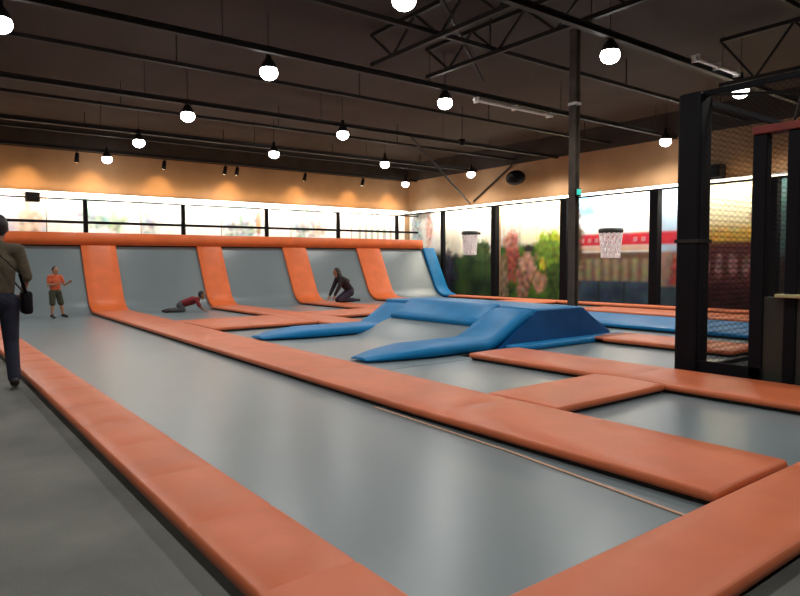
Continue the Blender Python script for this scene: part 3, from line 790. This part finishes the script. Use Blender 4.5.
    cap(b, J['hip']+(J['chest']-J['hip']).normalized()*.09*s, J['chest'], .140*s*g, .155*s*g, 16, .76, fwd); cap(b, J['chest'], ctr, .150*s*g, .105*s*g, 16, .78, fwd)
    for q in 'LR':
        cap(b, ctr, J['sh'+q], .078*s, .070*s)
        e = J['el'+q] if cl.get('sleeve', 1) >= .5 else J['sh'+q].lerp(J['el'+q], .6); cap(b, J['sh'+q], e, .068*s, .058*s)
        if cl.get('sleeve', 1) >= 1: cap(b, J['el'+q], J['el'+q].lerp(J['wr'+q], .92), .056*s, .040*s)
    fused('shirt', b, cl['top'], t, .012*max(.7, s))
    b = bmesh.new(); cap(b, J['hip'], J['hip']+(J['chest']-J['hip']).normalized()*.05*s, .145*s, .138*s, 16, .8, fwd)
    for q in 'LR':
        cap(b, J['hip'], J['hp'+q], .125*s, .108*s)
        if cl.get('short'): cap(b, J['hp'+q], J['hp'+q].lerp(J['kn'+q], .95), .102*s, .088*s)
        else:
            cap(b, J['hp'+q], J['kn'+q], .100*s, .073*s); cap(b, J['kn'+q], J['kn'+q].lerp(J['an'+q], .95), .072*s, .060*s)
    fused('trousers' if not cl.get('short') else 'shorts', b, cl['legs'], t, .012*max(.7, s))
    for q in 'LR':
        b = bmesh.new(); d = (J['to'+q]-J['an'+q]).normalized()
        cap(b, J['an'+q], J['an'+q].lerp(J['to'+q], .4), .050*s, .048*s); cap(b, J['an'+q]-d*.03*s+Vector((0, 0, -.02*s)) if cl.get('stand', 1) else J['an'+q], J['to'+q], .045*s, .042*s)
        fused('shoe', b, cl.get('shoe', 'shoe'), t, .010*max(.7, s))
    return t
def place(P, fw, lt, local):
    """local joints (right, forward, up) -> world"""
    P = Vector(P); fw = Vector(fw).normalized(); rt = Vector(lt).normalized()
    return {k: P + rt*a + fw*b + Vector((0, 0, c)) for k, (a, b, c) in local.items()}

# adult walking away from the camera, at the left edge
fw = Vector((.05, 1, 0)).normalized(); rt = fw.cross(Vector((0, 0, 1)))
P = (.70, 7.75, 0)
loc = dict(hip=(0, 0, .96), chest=(0, .03, 1.28), neck=(0, .05, 1.50), head=(.035, .09, 1.67), shL=(-.20, .03, 1.45), shR=(.20, .04, 1.45),
           elL=(-.27, -.05, 1.16), elR=(.27, .02, 1.17), wrL=(-.26, .05, .92), wrR=(.24, .16, .97), haL=(-.25, .1, .80), haR=(.22, .24, .90),
           hpL=(-.10, 0, .90), hpR=(.10, 0, .90), knL=(-.10, .22, .52), knR=(.11, .03, .50), anL=(-.11, .30, .12), anR=(.12, -.10, .11), toL=(-.12, .48, .05), toR=(.13, .07, .045))
J = place(P, fw, rt, loc)
ad = person(P, 'adult in olive brown shirt and dark jeans walking away at the left edge', J, 1.03, fw, (0, 0, 1), dict(top='olive', legs='jeans', skin='skin_d', sleeve=.5))
t = thing('shoulder_bag', (P[0]+.27, P[1]+.05, .78), 'black bag hanging at the right hip of the walking adult', 'bag')
obj('pouch', B(P[0]+.21, P[0]+.31, P[1]-.12, P[1]+.12, .78, 1.02, bev=.03), 'black', t, True)
b = bmesh.new()
sp = [Vector((P[0]+.25, P[1]-.11, .98)), Vector((P[0]+.19, P[1]-.18, 1.2)), Vector((P[0]+.0, P[1]-.16, 1.42)), Vector((P[0]-.16, P[1]-.06, 1.56)), Vector((P[0]-.18, P[1]+.08, 1.56)), Vector((P[0]+.05, P[1]+.22, 1.3)), Vector((P[0]+.26, P[1]+.11, .99))]
for a, c in zip(sp, sp[1:]): bar(b, a, c, .035, .01)
obj('strap', b, 'black', t)

# child standing at the far end of the lane
fw = Vector((.75, -.66, 0)).normalized(); rt = fw.cross(Vector((0, 0, 1)))
fw = Vector((.35, -.93, 0)).normalized(); rt = fw.cross(Vector((0, 0, 1)))
P = (2.70, 16.95, .03); k = 1.22/1.75
loc = dict(hip=(0, 0, .92), chest=(0, .02, 1.22), neck=(0, .03, 1.44), head=(0, .05, 1.60), shL=(-.19, .02, 1.39), shR=(.19, .02, 1.39),
           elL=(-.29, .06, 1.12), elR=(.24, .02, 1.12), wrL=(-.34, .28, 1.20), wrR=(.08, .22, 1.15), haL=(-.36, .36, 1.26), haR=(-.01, .27, 1.18),
           hpL=(-.10, 0, .86), hpR=(.10, 0, .86), knL=(-.17, .04, .48), knR=(.13, .05, .48), anL=(-.24, .02, .09), anR=(.14, 0, .09), toL=(-.28, .18, .04), toR=(.16, .18, .04))
J = place(P, fw, rt, {a: (x*k, y*k, z*k) for a, (x, y, z) in loc.items()})
person(P, 'small child in orange tee and dark shorts standing at the far end of the lane', J, k*1.08, fw, (0, 0, 1), dict(top='tee', legs='shorts', skin='skin', sleeve=.4, short=1, cap=1))

# child crawling
fw = Vector((.90, -.43, 0)).normalized(); rt = fw.cross(Vector((0, 0, 1)))
P = (5.85, 16.75, .02); k = .80
loc = dict(hip=(0, -.28, .27), chest=(0, .04, .38), neck=(0, .24, .45), head=(.02, .36, .55), shL=(-.19, .18, .41), shR=(.19, .18, .41),
           elL=(-.24, .22, .21), elR=(.24, .30, .22), wrL=(-.20, .34, .06), wrR=(.22, .44, .06), haL=(-.18, .43, .045), haR=(.22, .53, .045),
           hpL=(-.10, -.34, .23), hpR=(.10, -.34, .23), knL=(-.14, -.36, .09), knR=(.16, -.22, .09), anL=(-.13, -.76, .07), anR=(.16, -.62, .07), toL=(-.13, -.90, .04), toR=(.16, -.76, .04))
J = place(P, fw, rt, {a: (x*k, y*k, z*k) for a, (x, y, z) in loc.items()})
for q in 'LR': J['palm'+q] = (0, 0, -1)
person(P, 'child in red shirt crawling on the mat by the wall', J, k*1.05, fw, (0, 0, 1), dict(top='redshirt', legs='greypants', skin='skin_d', sleeve=.5, stand=0))

# kneeling person in black
fw = Vector((-.794, .607, 0)); fw = Vector((-.9, .1, 0)).normalized(); rt = fw.cross(Vector((0, 0, 1)))
P = (10.30, 16.30, .12); k = 1.0
loc = dict(hip=(0, -.22, .36), chest=(0, -.02, .60), neck=(0, .14, .76), head=(0, .20, .88), shL=(-.18, .11, .70), shR=(.18, .11, .70),
           elL=(-.22, .24, .45), elR=(.21, .22, .44), wrL=(-.17, .35, .22), wrR=(.17, .36, .20), haL=(-.16, .38, .13), haR=(.16, .40, .12),
           hpL=(-.10, -.20, .28), hpR=(.10, -.20, .28), knL=(-.13, .14, .07), knR=(.14, .12, .07), anL=(-.12, -.32, .06), anR=(.13, -.32, .06), toL=(-.12, -.48, .05), toR=(.13, -.48, .05))
J = place(P, fw, rt, {a: (x*k, y*k, z*k) for a, (x, y, z) in loc.items()})
person(P, 'kneeling person in dark maroon jacket with long black hair near the wall', J, 1.08, (fw+Vector((0, 0, -.25))), (0, 0, 1), dict(top='maroon', legs='purple', skin='skin_d', long=1, stand=0))

# ------------------------------------------------------------------ world, camera
w = bpy.data.worlds.new('world'); SC.world = w; w.use_nodes = True
w.node_tree.nodes['Background'].inputs[0].default_value = (.5, .45, .4, 1); w.node_tree.nodes['Background'].inputs[1].default_value = .05
cd = bpy.data.cameras.new('camera'); cam = bpy.data.objects.new('camera', cd); COL.objects.link(cam)
Rm = Matrix(((0.7943774936, 0.0378831986, -0.6062419161), (-0.6074016652, 0.0409066428, -0.7933409505), (-0.0052549713, 0.9984445452, 0.0555056343)))
cam.matrix_world = Matrix.Translation((0, 0, 1.3)) @ Rm.to_4x4()
cd.sensor_width = 36; cd.lens = 28.8; cd.clip_start = .05; cd.clip_end = 100
SC.camera = cam
SC.view_settings.view_transform = 'Standard'; SC.view_settings.look = 'None'
SC.view_settings.exposure = 0.0
